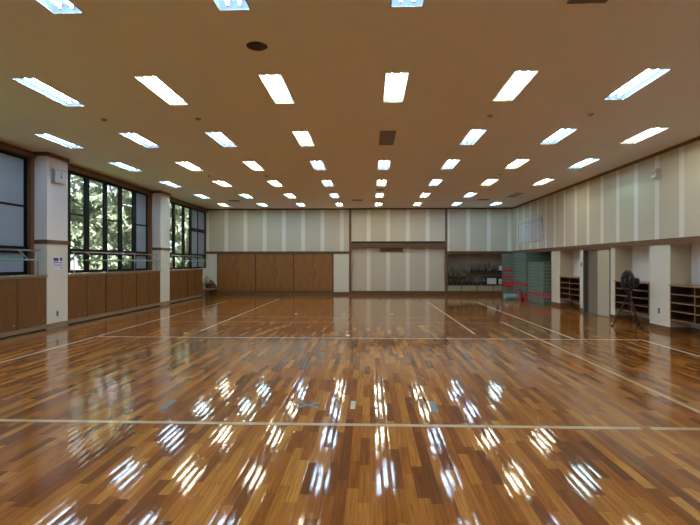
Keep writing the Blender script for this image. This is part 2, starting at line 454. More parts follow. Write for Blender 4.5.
def window(idx, a, b_, mulls, frosted, midbars, label, transom=None):
    w = bpy.data.objects.new('window_%d' % idx, None); C.objects.link(w); w.location = (XG, a, 1.22)
    struct(w, label, 'window')
    x0, x1 = -.05, .025; L = b_-a; zt = 2.57
    fr = [(x0, x1, 0, L, 0, .07), (x0, x1, 0, L, zt-.06, zt), (x0, x1, 0, .09, 0, zt), (x0, x1, L-.09, L, 0, zt), (x0-.01, x1+.02, 0, L, .47, .62)]
    edges = [.0]
    for c_, wd in mulls:
        fr.append((-.03, .02, c_-a-wd/2+.02, c_-a+wd/2-.02, 0, zt))
    boxes('window_frame', fr, M['black'], w)
    bounds = [.09] + [v for c_, wd in mulls for v in (c_-a-wd/2+.02, c_-a+wd/2-.02)] + [L-.09]
    bars = []
    for i in range(0, len(bounds), 2):
        y0, y1 = bounds[i], bounds[i+1]; j = i//2
        for z0, z1 in ((.07, .47), (.62, zt-.06)):
            boxes('frosted_pane' if j in frosted else 'pane', [(-.004, .004, y0, y1, z0, z1)], M['frost'] if j in frosted else M['glass'], w)
        if j in midbars: bars.append((-.02, .02, y0, y1, 1.475, 1.515))
        if transom and j in transom: bars.append((-.045, .045, y0, y1, 1.58, 1.73))
    if bars: boxes('glazing_bar', bars, M['black'], w)
ma = [(12.46, .22), (13.31, .24), (14.26, .22), (15.13, .24), (16.05, .28)]
window(2, 11.80, 16.99, ma, {5}, {1, 3, 5}, 'black-framed window band between the two wall pillars')
window(3, 17.95, 23.05, [(18.55, .2), (19.33, .28), (20.35, .26), (21.16, .28), (22.05, .14)], {4, 5}, {0, 1}, 'black-framed window band beside the back wall', {4, 5})
window(1, 5.77, 10.92, [(6.55, .22), (7.4, .24), (8.2, .22), (9.1, .24), (9.95, .24)], {5, 3}, {1, 3, 5}, 'black-framed window at the left edge of the picture')
window(4, -.48, 4.80, [(.4, .22), (1.3, .24), (2.2, .22), (3.1, .24), (3.95, .24)], {5}, {1, 3, 5}, 'black-framed window behind the camera position')

# ledges, low cupboards and their plinths
DIV = [[17.95, 18.81, 19.74, 20.55, 21.575], [11.80, 12.63, 13.57, 14.45, 15.38, 16.21, 17.16],
       [5.66, 6.45, 7.36, 8.27, 9.17, 10.07, 11.03], [-.48, .41, 1.3, 2.2, 3.1, 4.0, 4.88]]
CL = ['long low cupboard of brown sliding doors under the window beside the back wall', 'low cupboard with six brown doors under the window between the two pillars',
      'low brown cupboard under the window at the left edge', 'low brown cupboard under the window behind the camera']
for i, dv in enumerate(DIV):
    a, b_ = dv[0], dv[-1]
    t = thing('low_cupboard', CL[i], 'cupboard', (XL, a, 0), 0, 'low cupboards under the windows')
    boxes('cupboard_body', [(-.42, -.03, .003, b_-a-.003, .12, 1.16)], M['shelfdark'], t)
    boxes('plinth', [(-.42, .012, .003, b_-a-.003, .035, .12)], M['basegrey'], t)
    boxes('plinth_shadow_gap', [(-.42, -.02, .003, b_-a-.003, 0, .035)], M['dark'], t)  # black strip painting the shadow under the plinth
    for j, (p, q) in enumerate(zip(dv, dv[1:])):
        off = -.012 if j % 2 else 0.0
        d = boxes('door', [(-.028+off, off, p-a+.012, q-a-.012, .125, 1.155)], M['panel'], t, bevel=.002)
        boxes('door_stile', [(-.029, .003, q-a-.011, q-a+.011, .12, 1.16)], M['trimdark'], t) if q != b_ else None
        yy = (q-a-.10) if j % 2 == 0 else (q-a-.10)
        bm = bmesh.new(); bm_lathe(bm, [(.018, 0), (.018, .004), (.012, .006)], 12, mat=Matrix.Rotation(PI/2, 3, 'Y'), o=(off, yy, .22))
        build('finger_pull', bm, M['metal'], d)
    boxes('ledge', [(-.43, .015, .003, b_-a-.003, 1.16, 1.21)], M['ledge'], t, bevel=.003)
for a, b_ in PIL:
    pass
bs = boxes('baseboard_left', [(XL-.01, XL+.012, a, b_, 0, .12) for a, b_ in PIL], M['basegrey']); struct(bs, 'grey brown baseboard on the left pillars', 'baseboard')

# ballet barres
def barre(a, b_, label, ends=True):
    t = thing('ballet_barre', label, 'handrail', (XL+.0, a, 1.21), 0, 'twin handrails in front of the windows')
    L = b_-a
    bm = bmesh.new(); bm_tube(bm, [(0, 0, .535), (0, L, .535)], .019, 10); build('upper_rail', bm, M['metal'], t)
    bm = bmesh.new(); bm_tube(bm, [(.24, .15, .335), (.24, L-.35, .335)], .019, 10); build('green_rail', bm, M['greenbar'], t)
    n_ = 4
    for i in range(n_):
        y = .08 + (L-.16)*i/(n_-1)
        bm = bmesh.new(); bm_tube(bm, [(0, y, 0), (0, y, .535)], .012, 8); bm_lathe(bm, [(.03, 0), (.03, .006)], 10, o=(0, y, 0)); build('rail_post', bm, M['metal'], t)
    for i in range(3):
        y = .55 + (L-1.3)*i/2
        bm = bmesh.new(); bm_tube(bm, [(0, y, .535), (.10, y, .49), (.24, y, .335)], .011, 8); build('rail_bracket', bm, M['metal'], t)
barre(18.1, 21.5, 'twin ballet barre on the cupboard beside the back wall')
barre(11.98, 16.92, 'twin ballet barre in front of the window between two pillars')
barre(5.8, 10.80, 'twin ballet barre with green lower rail at the left edge')

# clock, notice and sockets on the pillar
t = thing('wall_clock', 'square white clock high on the pillar at left', 'clock', (XL, 11.41, 3.445))
boxes('clock_case', [(0, .085, -.215, .215, -.15, .15)], M['greyplastic'], t, bevel=.006)
boxes('clock_face', [(.084, .089, -.20, .20, -.12, .138)], M['white'], t)
boxes('clock_rim', [(.08, .097, -.215, .215, -.15, -.125), (.08, .093, -.215, -.20, -.15, .15), (.08, .093, .20, .215, -.15, .15)], M['whiteplastic'], t)
boxes('clock_hand', [(.09, .092, -.008, .008, -.01, .10)], M['ink'], t)
boxes('clock_hand', [(.09, .092, -.022, .022, -.03, .014)], M['ink'], t)
t = thing('notice', 'white notice with blue print on the pillar below the wooden band', 'notice', (XL, 11.415, 1.468))
boxes('sheet', [(0, .004, -.195, .195, -.155, .155)], M['paper'], t)
lst = [(.004, .006, -.16, .02, .055, .125), (.004, .006, .075, .165, .06, .12), (.004, .006, .095, .145, .12, .14), (.004, .006, -.165, .03, 0.01, .028),
       (.004, .006, .06, .15, .008, .026), (.004, .006, -.165, .17, -.035, -.028), (.004, .006, -.165, .17, -.055, -.048), (.004, .006, .09, .165, -.105, -.09)]
boxes('print', lst, M['ink'], t)
def socket(x, y, z, side, label):
    s = side
    t = thing('wall_socket', label, 'socket', (x, y, z))
    boxes('socket_plate', [(0, s*.008, -.035, .035, -.06, .06)], M['greyplastic'], t, bevel=.002)
    boxes('socket_holes', [(s*.008, s*.0095, -.018, .018, .012, .040), (s*.008, s*.0095, -.018, .018, -.040, -.012)], M['dark'], t)
socket(XL, 11.40, .32, 1, 'dark wall socket low on the left pillar')
socket(XR, 11.56, .42, -1, 'wall socket low on the white pier at right')
socket(XR, 15.70, 1.43, -1, 'small switch plate on the narrow pier beside the sliding door')

# wooden steps and the white bag in the corner
t = thing('wooden_steps', 'small open wooden steps in the corner past the left cupboards', 'steps', (-7.5, 21.66, 0))
boxes('tread', [(0, .56, .03, 1.35, .27, .30)], M['shelf'], t)
boxes('tread', [(0, .34, .03, 1.35, .54, .57)], M['shelf'], t)
for y in (.0, 1.35):
    bm = bmesh.new()
    vs = []
    for yy in (y, y+.03):
        vs.append([bm.verts.new((x, yy, z)) for x, z in ((0, 0), (.56, 0), (.60, .30), (.36, .60), (.2, .72), (0, .72))])
    bm.faces.new(vs[0]); bm.faces.new(vs[1][::-1])
    for i in range(6):
        j = (i+1) % 6; bm.faces.new((vs[0][i], vs[0][j], vs[1][j], vs[1][i]))
    build('stringer', bm, M['shelfdark'], t) if y else bm.free()
boxes('near_leg', [(.0, .04, .03, .07, 0, .54), (.50, .54, .03, .07, 0, .27)], M['shelfdark'], t)
bm = bmesh.new()
bmesh.ops.create_icosphere(bm, subdivisions=3, radius=1)
for v in bm.verts:
    v.co = Vector((v.co.x*.13, v.co.y*.17, v.co.z*.17+.165))
    if v.co.z > .22: v.co.x *= .8; v.co.y *= .75
    v.co += Vector((math.sin(v.co.z*40), math.cos(v.co.x*50), 0))*.006
    if v.co.z < .005: v.co.z = .0
for f in bm.faces: f.smooth = True
tag(build('cloth_bag', bm, M['bag'], None, (-7.27, 22.55, .572)), 'white rounded cloth bag on top of the corner steps', 'bag')

# ------------------------------------------------------------------ back wall
UB = stripe_wall('striped_back_wall', 'X', -6.60, .886)
UB2 = stripe_wall('striped_centre_wall', 'X', -.065, .89)
UB3 = stripe_wall('striped_wall_by_corner', 'X', 4.425, .92)
wb = boxes('wall_back', [(-7.8, -.955, YB, 24, 1.87, H+.3, 0), (-7.8, -7.02, YB, 24, 0, 1.87, 1), (-1.66, -.955, YB, 24, 0, 1.87, 1), (-7.8, -1.66, YB+.10, 24, 0, 1.87, 2),
     (-.955, 3.49, YB, 24, 2.44, H+.3, 4), (-.955, 3.49, YB+.12, 24, 0, 2.44, 4),
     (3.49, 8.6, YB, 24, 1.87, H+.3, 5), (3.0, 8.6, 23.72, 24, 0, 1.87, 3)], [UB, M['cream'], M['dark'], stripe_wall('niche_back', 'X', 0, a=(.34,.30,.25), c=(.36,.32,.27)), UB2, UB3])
struct(wb, 'cream back wall with pale vertical strips', 'wall')
t = boxes('trim_5', [(-7.55, -.955, YB-.025, YB, 1.87, 1.985), (3.49, XR, YB-.025, YB+.02, 1.87, 1.985)], M['trimx']); struct(t, 'horizontal brown rail across the back wall', 'trim')
t = boxes('trim_6', [(-.955, -.845, YB-.03, YB+.12, 0, H), (3.39, 3.49, YB-.03, 23.72, 0, H)], M['trimz']); struct(t, 'vertical brown posts on the back wall', 'trim')
t = boxes('trim_7', [(-7.55, XR, YB-.03, YB, H-.06, H)], M['trimx']); struct(t, 'brown ceiling trim along the back wall', 'trim')
t = boxes('trim_8', [(-.845, 3.39, YB-.04, YB+.12, 2.14, 2.36), (-.845, 3.39, YB+.02, YB+.12, 2.36, 2.44, 1)], [M['trimx'], M['dark']]); struct(t, 'brown beam with dark slot over the centre panel', 'trim')
t = boxes('baseboard_back', [(-7.05, -1.66, YB-.02, YB+.08, 0, .165), (-1.66, -.955, YB-.02, YB, 0, .13), (-7.5, -7.05, YB-.02, YB, 0, .13), (-.845, 3.39, YB-.02, YB+.12, 0, .185), (3.49, 7.9, YB-.02, YB+.03, 0, .185)], M['trimx'])
struct(t, 'dark brown baseboard along the back wall', 'baseboard')
# storage doors
leafs = [-7.02, -6.12, -5.25, -4.37, -3.49, -2.60, -1.70]
names = ['leftmost brown storage door leaf in the back wall', 'second', 'third', 'fourth', 'fifth', 'rightmost brown storage door leaf, next to the white pier']
for i, (a, b_) in enumerate(zip(leafs, leafs[1:])):
    w = bpy.data.objects.new('door_%d' % (i+1), None); C.objects.link(w); w.location = (a, YB, .165)
    struct(w, names[i] if i in (0, 5) else names[i]+' brown storage door leaf from the left in the back wall', 'door')
    boxes('door_leaf', [(.008, b_-a-.008, .012, .05, .01, 1.69)], M['panelback'], w, bevel=.003)
    g = .014 if i % 2 == 0 else .006
    boxes('door_stile', [(-.018, .018, 0, .05, 0, 1.705)] if i % 2 == 0 else [(-.007, .007, .008, .05, 0, 1.705)], M['trimdark'], w)
    hx = (b_-a-.10) if i % 2 == 0 else .10
    boxes('door_handle', [(hx-.018, hx+.018, .004, .014, .83, .89)], M['tripod'], w)
# hanging plaque
t = thing('wooden_plaque', 'long carved wooden plaque under the beam on the centre wall panel', 'plaque', (.975, YB+.12, 2.03))
boxes('board', [(-.46, .46, -.045, 0, -.07, .07)], M['trimx'], t)
boxes('end_cap', [(-.52, -.46, -.06, 0, -.09, .075), (.46, .52, -.06, 0, -.09, .075), (-.52, .52, -.06, 0, .07, .10)], M['shelfdark'], t)
random.seed(4)
lst = []
for i in range(7):
    x = -.36+i*.12
    for k in range(4):
        xx = x+random.uniform(-.03, .03); zz = random.uniform(-.045, .04)
        if random.random() < .5: lst.append((xx-.025, xx+.025, -.048, -.044, zz, zz+.008))
        else: lst.append((xx-.004, xx+.004, -.048, -.044, zz-.02, zz+.02))
boxes('lettering', lst, M['tbase'], t)

# trophy niche: shelves, counter
boxes_n = thing('trophy_shelf', 'brown shelf of trophies, lower left in the back wall niche', 'shelf', (3.49, YB, .865))
boxes('shelf_board', [(0.005, 1.10, .05, .50, 0, .03)], M['shelfdark'], boxes_n); boxes('shelf_edge', [(0.005, 1.10, .03, .05, -.02, .03)], M['trimx'], boxes_n)
bx2 = thing('trophy_shelf', 'brown shelf of trophies, upper right in the back wall niche', 'shelf', (4.50, YB, 1.065))
boxes('shelf_board', [(0.0, 2.2, .05, .50, 0, .03)], M['shelfdark'], bx2); boxes('shelf_edge', [(0.0, 2.2, .03, .05, -.02, .03)], M['tbase'], bx2)
boxes('shelf_bracket', [(.02, .05, .06, .50, -.17, 0)], M['shelfdark'], bx2)
ct = thing('display_counter', 'low counter with cream doors at the bottom of the trophy niche', 'counter', (3.49, YB, .185))
boxes('counter_top', [(.005, 3.4, .0, .50, .265, .295)], M['tbase'], ct)
for i, (a, b_) in enumerate(((.02, .62), (.66, 1.32), (1.38, 2.05), (2.09, 2.7))):
    boxes('counter_door', [(a, b_, .02, .05, .01, .255)], M['boxfront'], ct, bevel=.004)
boxes('counter_body', [(.005, 3.4, .05, .50, 0, .265)], M['shelfdark'], ct)

def trophy(kind):
    t = thing('trophy', '', 'trophy')
    if kind == 0:      # cup on black base
        parts = [('trophy_base', [(.045, 0), (.045, .05), (.035, .06)], 'tbase', 4), ('trophy_stem', [(.03, .06), (.012, .075), (.009, .14), (.016, .15)], 'silver', 10), ('trophy_cup', [(.012, .15), (.035, .17), (.05, .21), (.052, .26), (.058, .27)], 'silver', 14)]
    elif kind == 1:    # tall column with figure
        parts = [('trophy_base', [(.045, 0), (.045, .06), (.038, .07)], 'marble', 4), ('trophy_column', [(.018, .07), (.018, .24), (.028, .25), (.028, .26)], 'gold', 12), ('trophy_figure', [(.012, .26), (.02, .29), (.012, .32), (.018, .345), (.016, .365), (.005, .375)], 'gold', 10)]
    elif kind == 2:    # stout silver cup
        parts = [('trophy_base', [(.06, 0), (.06, .07), (.045, .08)], 'tbase', 16), ('trophy_cup', [(.02, .08), (.015, .10), (.055, .13), (.07, .18), (.066, .23), (.072, .24)], 'silver', 16), ('trophy_lid', [(.066, .24), (.05, .265), (.015, .28), (.012, .30), (.004, .31)], 'silver', 14)]
    elif kind == 3:    # pale post trophy
        parts = [('trophy_base', [(.05, 0), (.05, .08)], 'tbase', 4), ('trophy_column', [(.025, .08), (.03, .20), (.026, .30)], 'marble', 4), ('trophy_figure', [(.02, .30), (.03, .335), (.03, .36), (.012, .39)], 'silver', 10)]
    else:              # bronze figure on block
        parts = [('trophy_base', [(.055, 0), (.055, .09), (.05, .10)], 'tbase', 4), ('trophy_figure', [(.03, .10), (.02, .15), (.032, .2), (.02, .245), (.022, .27), (.008, .295)], 'bronze', 10)]
    for nm, pr, mt, sg in parts:
        bm = bmesh.new(); bm_lathe(bm, pr, sg, mat=Matrix.Rotation(PI/4, 3, 'Z') if sg == 4 else None)
        if nm == 'trophy_cup':
            r = pr[-2][0]; zc = (pr[-1][1]+pr[1][1])/2
            for s in (-1, 1): bm_tube(bm, [(s*r*.8, 0, zc-.03), (s*(r+.025), 0, zc-.01), (s*(r+.025), 0, zc+.02), (s*r*.9, 0, zc+.035)], .005, 6)
        build(nm, bm, M[mt], t)
    return t
tp = [trophy(k) for k in range(5)]; tused = set()
KN = ['slim silver cup', 'gold column trophy', 'stout silver cup', 'pale post trophy', 'bronze figure trophy']
random.seed(21)
def place_trophy(k, x, y, z, sc, label, group):
    o = tp[k] if k not in tused else copytree(tp[k])
    tused.add(k); o.location = (x, y, z); o.scale = (sc, sc, sc); o['label'] = label; o['group'] = group
def rowt(x0, x1, n_, z, seq, y, scs, where, group):
    for i in range(n_):
        k = seq[i % len(seq)]
        place_trophy(k, x0+(x1-x0)*i/(n_-1), YB+y, z, scs+.08*((i*5) % 3-1), f'{KN[k]}, {ORD1[i]} from the left {where}', group)
rowt(3.60, 4.46, 7, .896, [3, 0, 1, 3, 1, 1, 3, 1], .14, 1.1, 'in front, lower left shelf', 'trophies on the lower left shelf')
rowt(3.68, 4.40, 6, .896, [1, 4, 3, 0, 1, 3], .36, 1.15, 'in back, lower left shelf', 'trophies on the lower left shelf')
rowt(4.62, 5.68, 8, 1.096, [4, 0, 3, 0, 4, 1, 3, 0, 0, 3, 1], .14, 1.12, 'in front, upper right shelf', 'trophies on the upper right shelf')
rowt(4.66, 5.62, 7, 1.096, [3, 1, 0, 1, 3, 1, 0, 1], .36, 1.18, 'in back, upper right shelf', 'trophies on the upper right shelf')
rowt(3.62, 5.16, 9, .481, [2, 0, 4, 2, 2, 0, 2, 4, 2, 0, 2, 2], .15, 1.0, 'in front, display counter', 'trophies on the display counter')
rowt(3.70, 4.60, 6, .481, [4, 2, 4, 0, 4, 2, 4], .36, 1.05, 'in back, display counter', 'trophies on the display counter')
def certificate(x, y, z, w, h, label):
    t = thing('framed_certificate', label, 'certificate', (x, y, z), 0, 'framed certificates in the trophy niche')
    boxes('certificate_frame', [(-w/2, w/2, .006, .03, 0, h), (-w/2, w/2, -.006, .006, 0, .02), (-w/2, w/2, -.006, .006, h-.02, h), (-w/2, -w/2+.02, -.006, .006, 0, h), (w/2-.02, w/2, -.006, .006, 0, h)], M['tbase'], t)
    boxes('certificate_paper', [(-w/2+.02, w/2-.02, 0, .005, .02, h-.02)], M['paper'], t)
certificate(5.50, YB+.12, .481, .46, .31, 'wide framed white certificate on the display counter')
certificate(5.92, YB+.12, .481, .26, .28, 'narrow framed certificate at the right end of the display counter')
certificate(5.92, YB+.12, 1.096, .24, .26, 'small framed certificate at the right end of the upper trophy shelf')
t = thing('presentation_case', 'long black case lying behind the framed certificates on the counter', 'case', (5.55, YB+.32, .481))
boxes('case_body', [(-.45, .45, -.08, .10, 0, .33)], M['tbase'], t, bevel=.008); boxes('case_lid', [(-.45, .45, -.085, .105, .335, .37)], M['tbase'], t, bevel=.005)

# ------------------------------------------------------------------ right wall
UR = stripe_wall('striped_right_wall', 'Y', 11.641, .90)
PR = [(17.456, 18.27), (15.57, 15.818), (13.594, 13.844), (11.148, 11.943), (Y0-.2, 9.50)]
ND = .44
lst = [(XR, 8.6, Y0-.2, 24, 1.95, H+.3, 0)]
for a, b_ in PR: lst.append((XR, XR+ND+.1, a, b_, 0, 1.95, 1))
for a, b_ in ((15.818, 17.456), (11.943, 13.594), (9.5, 11.148)): lst.append((XR+ND, XR+ND+.1, a, b_, 0, 1.95, 2))
lst += [(XR+ND+.1, 8.6, Y0-.2, 13.8, 0, 1.95, 2), (XR+ND+.1, 8.6, 15.62, 18.2, 0, 1.95, 2), (8.4, 8.6, 13.8, 24, 0, 1.95, 3)]
wr = boxes('wall_right', lst, [UR, M['cream'], M['white'], M['dark']]); struct(wr, 'cream right wall with pale vertical strips above recessed niches', 'wall')
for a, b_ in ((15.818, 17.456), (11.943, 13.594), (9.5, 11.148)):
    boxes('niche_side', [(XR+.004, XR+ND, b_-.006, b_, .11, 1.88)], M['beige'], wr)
t = boxes('trim_9', [(XR-.03, XR+.03, Y0, YB-.03, 1.88, 2.005)], M['trim']); struct(t, 'long brown rail along the right wall above the niches', 'trim')
t = boxes('trim_10', [(XR-.03, XR, Y0, YB-.03, H-.07, H)], M['trim']); struct(t, 'brown ceiling trim along the right wall', 'trim')
lst = []
for a, b_ in PR: lst.append((XR-.012, XR+.01, a-.012, b_+.012, 0, .11))
for a, b_ in ((15.818, 17.456), (11.943, 13.594), (9.5, 11.148)):
    lst += [(XR+ND-.015, XR+ND, a, b_, 0, .11), (XR, XR+ND, b_-.018, b_, 0, .11), (XR, XR+ND, a, a+.012, 0, .11)]
t = boxes('baseboard_right', lst, M['base']); struct(t, 'brown baseboard along the right wall', 'baseboard')

def cubby(a, b_, label):
    t = thing('shoe_cubby', label, 'shelf', (XR, a, .27), 0, 'open wooden cubbies in the wall niches')
    L = b_-a-.012; d0, d1 = -.01, .40; T = .02
    boxes('cubby_top', [(-.035, d1, .006, L, .72, .75)], M['shelf'], t, bevel=.003)
    boxes('cubby_side', [(d0, d0+.012, .006, .026, 0, .72), (d0+.012, d1, .006, .026, 0, .72, 1)], [M['shelf'], M['cubbyshade']], t)
    boxes('cubby_side', [(d0, d0+.012, L-.02, L, 0, .72), (d0+.012, d1, L-.02, L, 0, .72, 1)], [M['shelf'], M['cubbyshade']], t)
    boxes('cubby_back', [(d1-.01, d1, .026, L-.02, .0, .72)], M['cubbyshade'], t)
    boxes('cubby_divider', [(d0+.005, d0+.017, L/2-.01, L/2+.01, .02, .72), (d0+.017, d1-.01, L/2-.01, L/2+.01, .02, .72, 1)], [M['shelf'], M['cubbyshade']], t)
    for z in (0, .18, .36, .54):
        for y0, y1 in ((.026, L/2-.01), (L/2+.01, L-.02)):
            boxes('cubby_shelf', [(d0+.002, d0+.014, y0, y1, z, z+.02), (d0+.014, d1-.01, y0, y1, z, z+.02, 1)], [M['shelf'], M['cubbyshade']], t)
cubby(15.818, 17.456, 'open wooden cubby shelf between the mats and the sliding door')
cubby(11.943, 13.594, 'open wooden cubby shelf behind the tripod fan')
cubby(9.50, 11.148, 'open wooden cubby shelf at the right edge of the picture')

# sliding door
w = bpy.data.objects.new('door_7', None); C.objects.link(w); w.location = (XR, 13.844, 0); struct(w, 'half open cream sliding door in the right wall', 'door')
DL = 15.57-13.844
boxes('door_frame', [(-.012, .14, .0, .04, 0, 1.88), (-.012, .14, DL-.04, DL, 0, 1.88), (-.012, .14, 0.04, DL-.04, 1.845, 1.88), (-.0, .14, .04, DL-.04, 0, .008)], M['doorframe'], w)
boxes('sliding_leaf', [(.01, .045, .05, .80, .012, 1.84)], M['doorcream'], w, bevel=.003)
boxes('rear_leaf', [(.06, .095, .72, 1.50, .012, 1.84)], M['doortaupe'], w, bevel=.003)
lf = boxes('door_edge', [(.055, .10, 1.50, 1.53, .012, 1.84)], M['doorframe'], w)

# gym mats in three stacks
ORDM = ['lowest', 'second', 'third', 'fourth', 'fifth', 'sixth', 'seventh', 'eighth', 'ninth', 'tenth', 'eleventh', 'twelfth', 'thirteenth', 'fourteenth', 'topmost']
def matproto(red, lx, ly, th, ends):
    t = thing('gym_mat', '', 'mat')
    bm = bmesh.new(); bm_box(bm, -lx/2, lx/2, -ly/2, ly/2, .002, th-.002, 0, .014)
    build('mat_body', bm, M['matred' if red else 'mat'], t)
    if ends: boxes('mat_end', [(-lx/2+.012, lx/2-.012, -ly/2-.004, -ly/2+.004, .004, th-.004)], M['matred' if red else 'matendshade'], t)
    bm = bmesh.new()
    for z in (.012, th-.012): 
        bm_tube(bm, [(-lx/2, -ly/2, z), (lx/2, -ly/2, z)], .006, 6); bm_tube(bm, [(-lx/2, -ly/2, z), (-lx/2, ly/2, z)], .006, 6)
    build('mat_piping', bm, M['matred' if red else 'mat'], t)
    return t
random.seed(11)
def stack(x0, x1, y0, y1, n_, th, reds, where, ends=True):
    lx, ly = x1-x0, y1-y0; P = {}
    for i in range(n_):
        red = i in reds
        if red not in P: P[red] = o = matproto(red, lx, ly, th, ends)
        else: o = copytree(P[red])
        o.location = ((x0+x1)/2+random.uniform(0, .02), (y0+y1)/2+random.uniform(-.006, .006), i*th)
        w_ = 'topmost' if i == n_-1 else ORDM[i]
        o['label'] = f'{"red" if red else "teal grey"} gym mat, {w_} {"" if i in (0, n_-1) else "from the floor "}in the {where}'
        o['group'] = 'gym mats in the ' + where
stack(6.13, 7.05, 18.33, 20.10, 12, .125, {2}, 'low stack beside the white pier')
stack(6.07, 6.97, 20.16, 21.93, 14, .133, {0, 1, 4}, 'middle stack of mats', False)
stack(5.89, 6.79, 22.0, 23.10, 14, .133, {3, 4, 6, 8}, 'stack touching the back wall', False)
# rolled mat
bm = bmesh.new()
bm_lathe(bm, [(.02, -.28), (.105, -.28), (.115, -.26), (.115, .26), (.105, .28), (.02, .28)], 20, mat=Matrix.Rotation(PI/2, 3, 'Y'))
t = thing('rolled_mat', 'pale blue rolled mat lying before the mat stacks', 'mat', (5.62, 20.55, .12), .1)
build('mat_roll', bm, M['roll'], t)
boxes('strap', [(-.16, -.13, -.118, .118, -.116, .118), (.13, .16, -.118, .118, -.116, .118)], M['roll'], t)
t = thing('black_pouch', 'small black pouch with an upright handle beside the rolled mat', 'bag', (5.99, 20.3, 0))
boxes('pouch_body', [(-.06, .05, -.05, .05, 0, .10)], M['plastic'], t, bevel=.02)
bm = bmesh.new(); bm_tube(bm, [(-.02, 0, .09), (-.04, 0, .28), (-.12, 0, .42)], .014, 8); build('handle', bm, M['plastic'], t)

# small box speaker / sensor on the right wall
t = thing('wall_speaker', 'small white box speaker high on the right wall', 'speaker', (XR, 11.56, 3.45))
bm = bmesh.new()
pr = [(0, -.11), (-.10, -.085), (-.13, .05), (-.10, .11), (0, .11)]
vs = [[bm.verts.new((x, y, z)) for x, z in pr] for y in (-.085, .085)]
bm.faces.new(vs[0]); bm.faces.new(vs[1][::-1])
for i in range(5):
    j = (i+1) % 5; bm.faces.new((vs[0][i], vs[0][j], vs[1][j], vs[1][i]))
build('speaker_body', bm, M['lframe'], t)
boxes('speaker_front', [(-.006, .006, -.078, .078, -.065, .075)], M['whiteplastic'], t, loc=(-.121, 0, -.018), rot=(0, .21, 0))
bm = bmesh.new(); bm_lathe(bm, [(.05, 0), (.05, .006)], 16, mat=Matrix.Rotation(-PI/2-.2, 3, 'Y'), o=(-.124, 0, -.02)); build('speaker_grille', bm, M['lframe'], t)

# wall lettering in two blocks
random.seed(31)
for ya, yb, lab in ((20.62, 22.15, 'block of small pale vertical writing on the right wall, farther half'), (19.12, 20.50, 'block of small pale vertical writing on the right wall, nearer half')):
    t = thing('wall_lettering', lab, 'lettering', (XR, ya, 2.32), 0, 'pale writing on the upper right wall')
    L = yb-ya
    def glyphs(z0, z1, nrow, ncol):
        lst = []
        for c_ in range(ncol):
            for r_ in range(nrow):
                cy = L*(c_+.5)/ncol; cz = z0+(z1-z0)*(r_+.5)/nrow
                gw, gh = L/ncol*.40, (z1-z0)/nrow*.38
                for k in range(3):
                    zz = cz+gh*(k-1)*.9
                    a_ = gw*random.uniform(.5, 1); lst.append((-.012, 0, cy-a_, cy+a_, zz-.016, zz+.016))
                yy = cy+random.uniform(-.4, .4)*gw; lst.append((-.012, 0, yy-.02, yy+.02, cz-gh, cz+gh))
        return lst
    boxes('heading', glyphs(.80, .97, 1, 7), M['letter'], t)
    boxes('verse', glyphs(.0, .76, 7, 7), M['letter'], t)

# tripod fan
t = thing('tripod_fan', 'black industrial fan on a tripod in front of the wooden cubby', 'fan', (6.02, 12.10, 0))
apex = Vector((0, 0, .74))
for fx, fy in ((-.33, .08), (.13, -.25), (.27, .15)):
    bm = bmesh.new(); foot = Vector((fx, fy, .012)); bm_tube(bm, [apex + Vector((fx, fy, 0))*.08, foot], .014, 8)
    lg = build('leg', bm, M['tripod'], t)
    bm = bmesh.new(); bm_tube(bm, [foot, foot+Vector((fx, fy, 0)).normalized()*.05], .02, 8); build('rubber_foot', bm, M['plastic'], lg)
bm = bmesh.new()
for fx, fy in ((-.33, .08), (.13, -.25), (.27, .15)): bm_tube(bm, [(0, 0, .42), (fx*.52, fy*.52, .38)], .006, 6)
bm_lathe(bm, [(.02, .40), (.02, .44)], 10); build('spreader', bm, M['tripod'], t)
bm = bmesh.new(); bm_tube(bm, [(0, 0, .40), (0, 0, .86)], .015, 10); bm_lathe(bm, [(.03, .66), (.04, .70), (.04, .76), (.025, .80)], 12); build('pole', bm, M['tripod'], t)
hd = bpy.data.objects.new('head', None)
R = Matrix.Rotation(-PI/2, 3, 'Y') @ Matrix.Identity(3)   # local z -> -x
Rz = Matrix.Rotation(math.radians(-5), 3, 'Z')
RR = Rz @ R; ctr = Vector((-.02, 0, 1.05))
bm = bmesh.new()
for rad, z in [(.255, .0), (.255, .03), (.22, .075), (.17, .10), (.12, .112), (.07, .118), (.22, -.05), (.16, -.07), (.10, -.08)]:
    pts = [ctr + RR @ Vector((rad*math.cos(a*2*PI/32), rad*math.sin(a*2*PI/32), z)) for a in range(33)]
    bm_tube(bm, pts, .006 if rad < .25 else .010, 5)
for k in range(28):
    a = k*2*PI/28; ca, sa = math.cos(a), math.sin(a)
    bm_tube(bm, [ctr + RR @ Vector((r*ca, r*sa, z)) for r, z in ((.05, .119), (.17, .10), (.22, .075), (.255, .03), (.255, .0), (.22, -.05), (.07, -.085))], .0042, 4)
bm_lathe(bm, [(.055, .113), (.055, .125)], 16, mat=RR, o=ctr)
build('fan_cage', bm, M['plastic'], t)
bm = bmesh.new(); bm_lathe(bm, [(.03, -.02), (.04, 0), (.04, .05), (.02, .075)], 14, mat=RR, o=ctr)
for k in range(3):
    a0 = k*2*PI/3; g = []
    for i in range(5):
        rr = .035+i*.045; row_ = []
        for j in range(5):
            aa = a0+(-.45+.225*j)*(1.0 if i else .6); row_.append(bm.verts.new(ctr + RR @ Vector((rr*math.cos(aa), rr*math.sin(aa), .03+.018*(j-2)))))
        g.append(row_)
    for i in range(4):
        for j in range(4):
            f = bm.faces.new((g[i][j], g[i+1][j], g[i+1][j+1], g[i][j+1])); f.smooth = True
build('fan_blade', bm, M['tripod'], t)
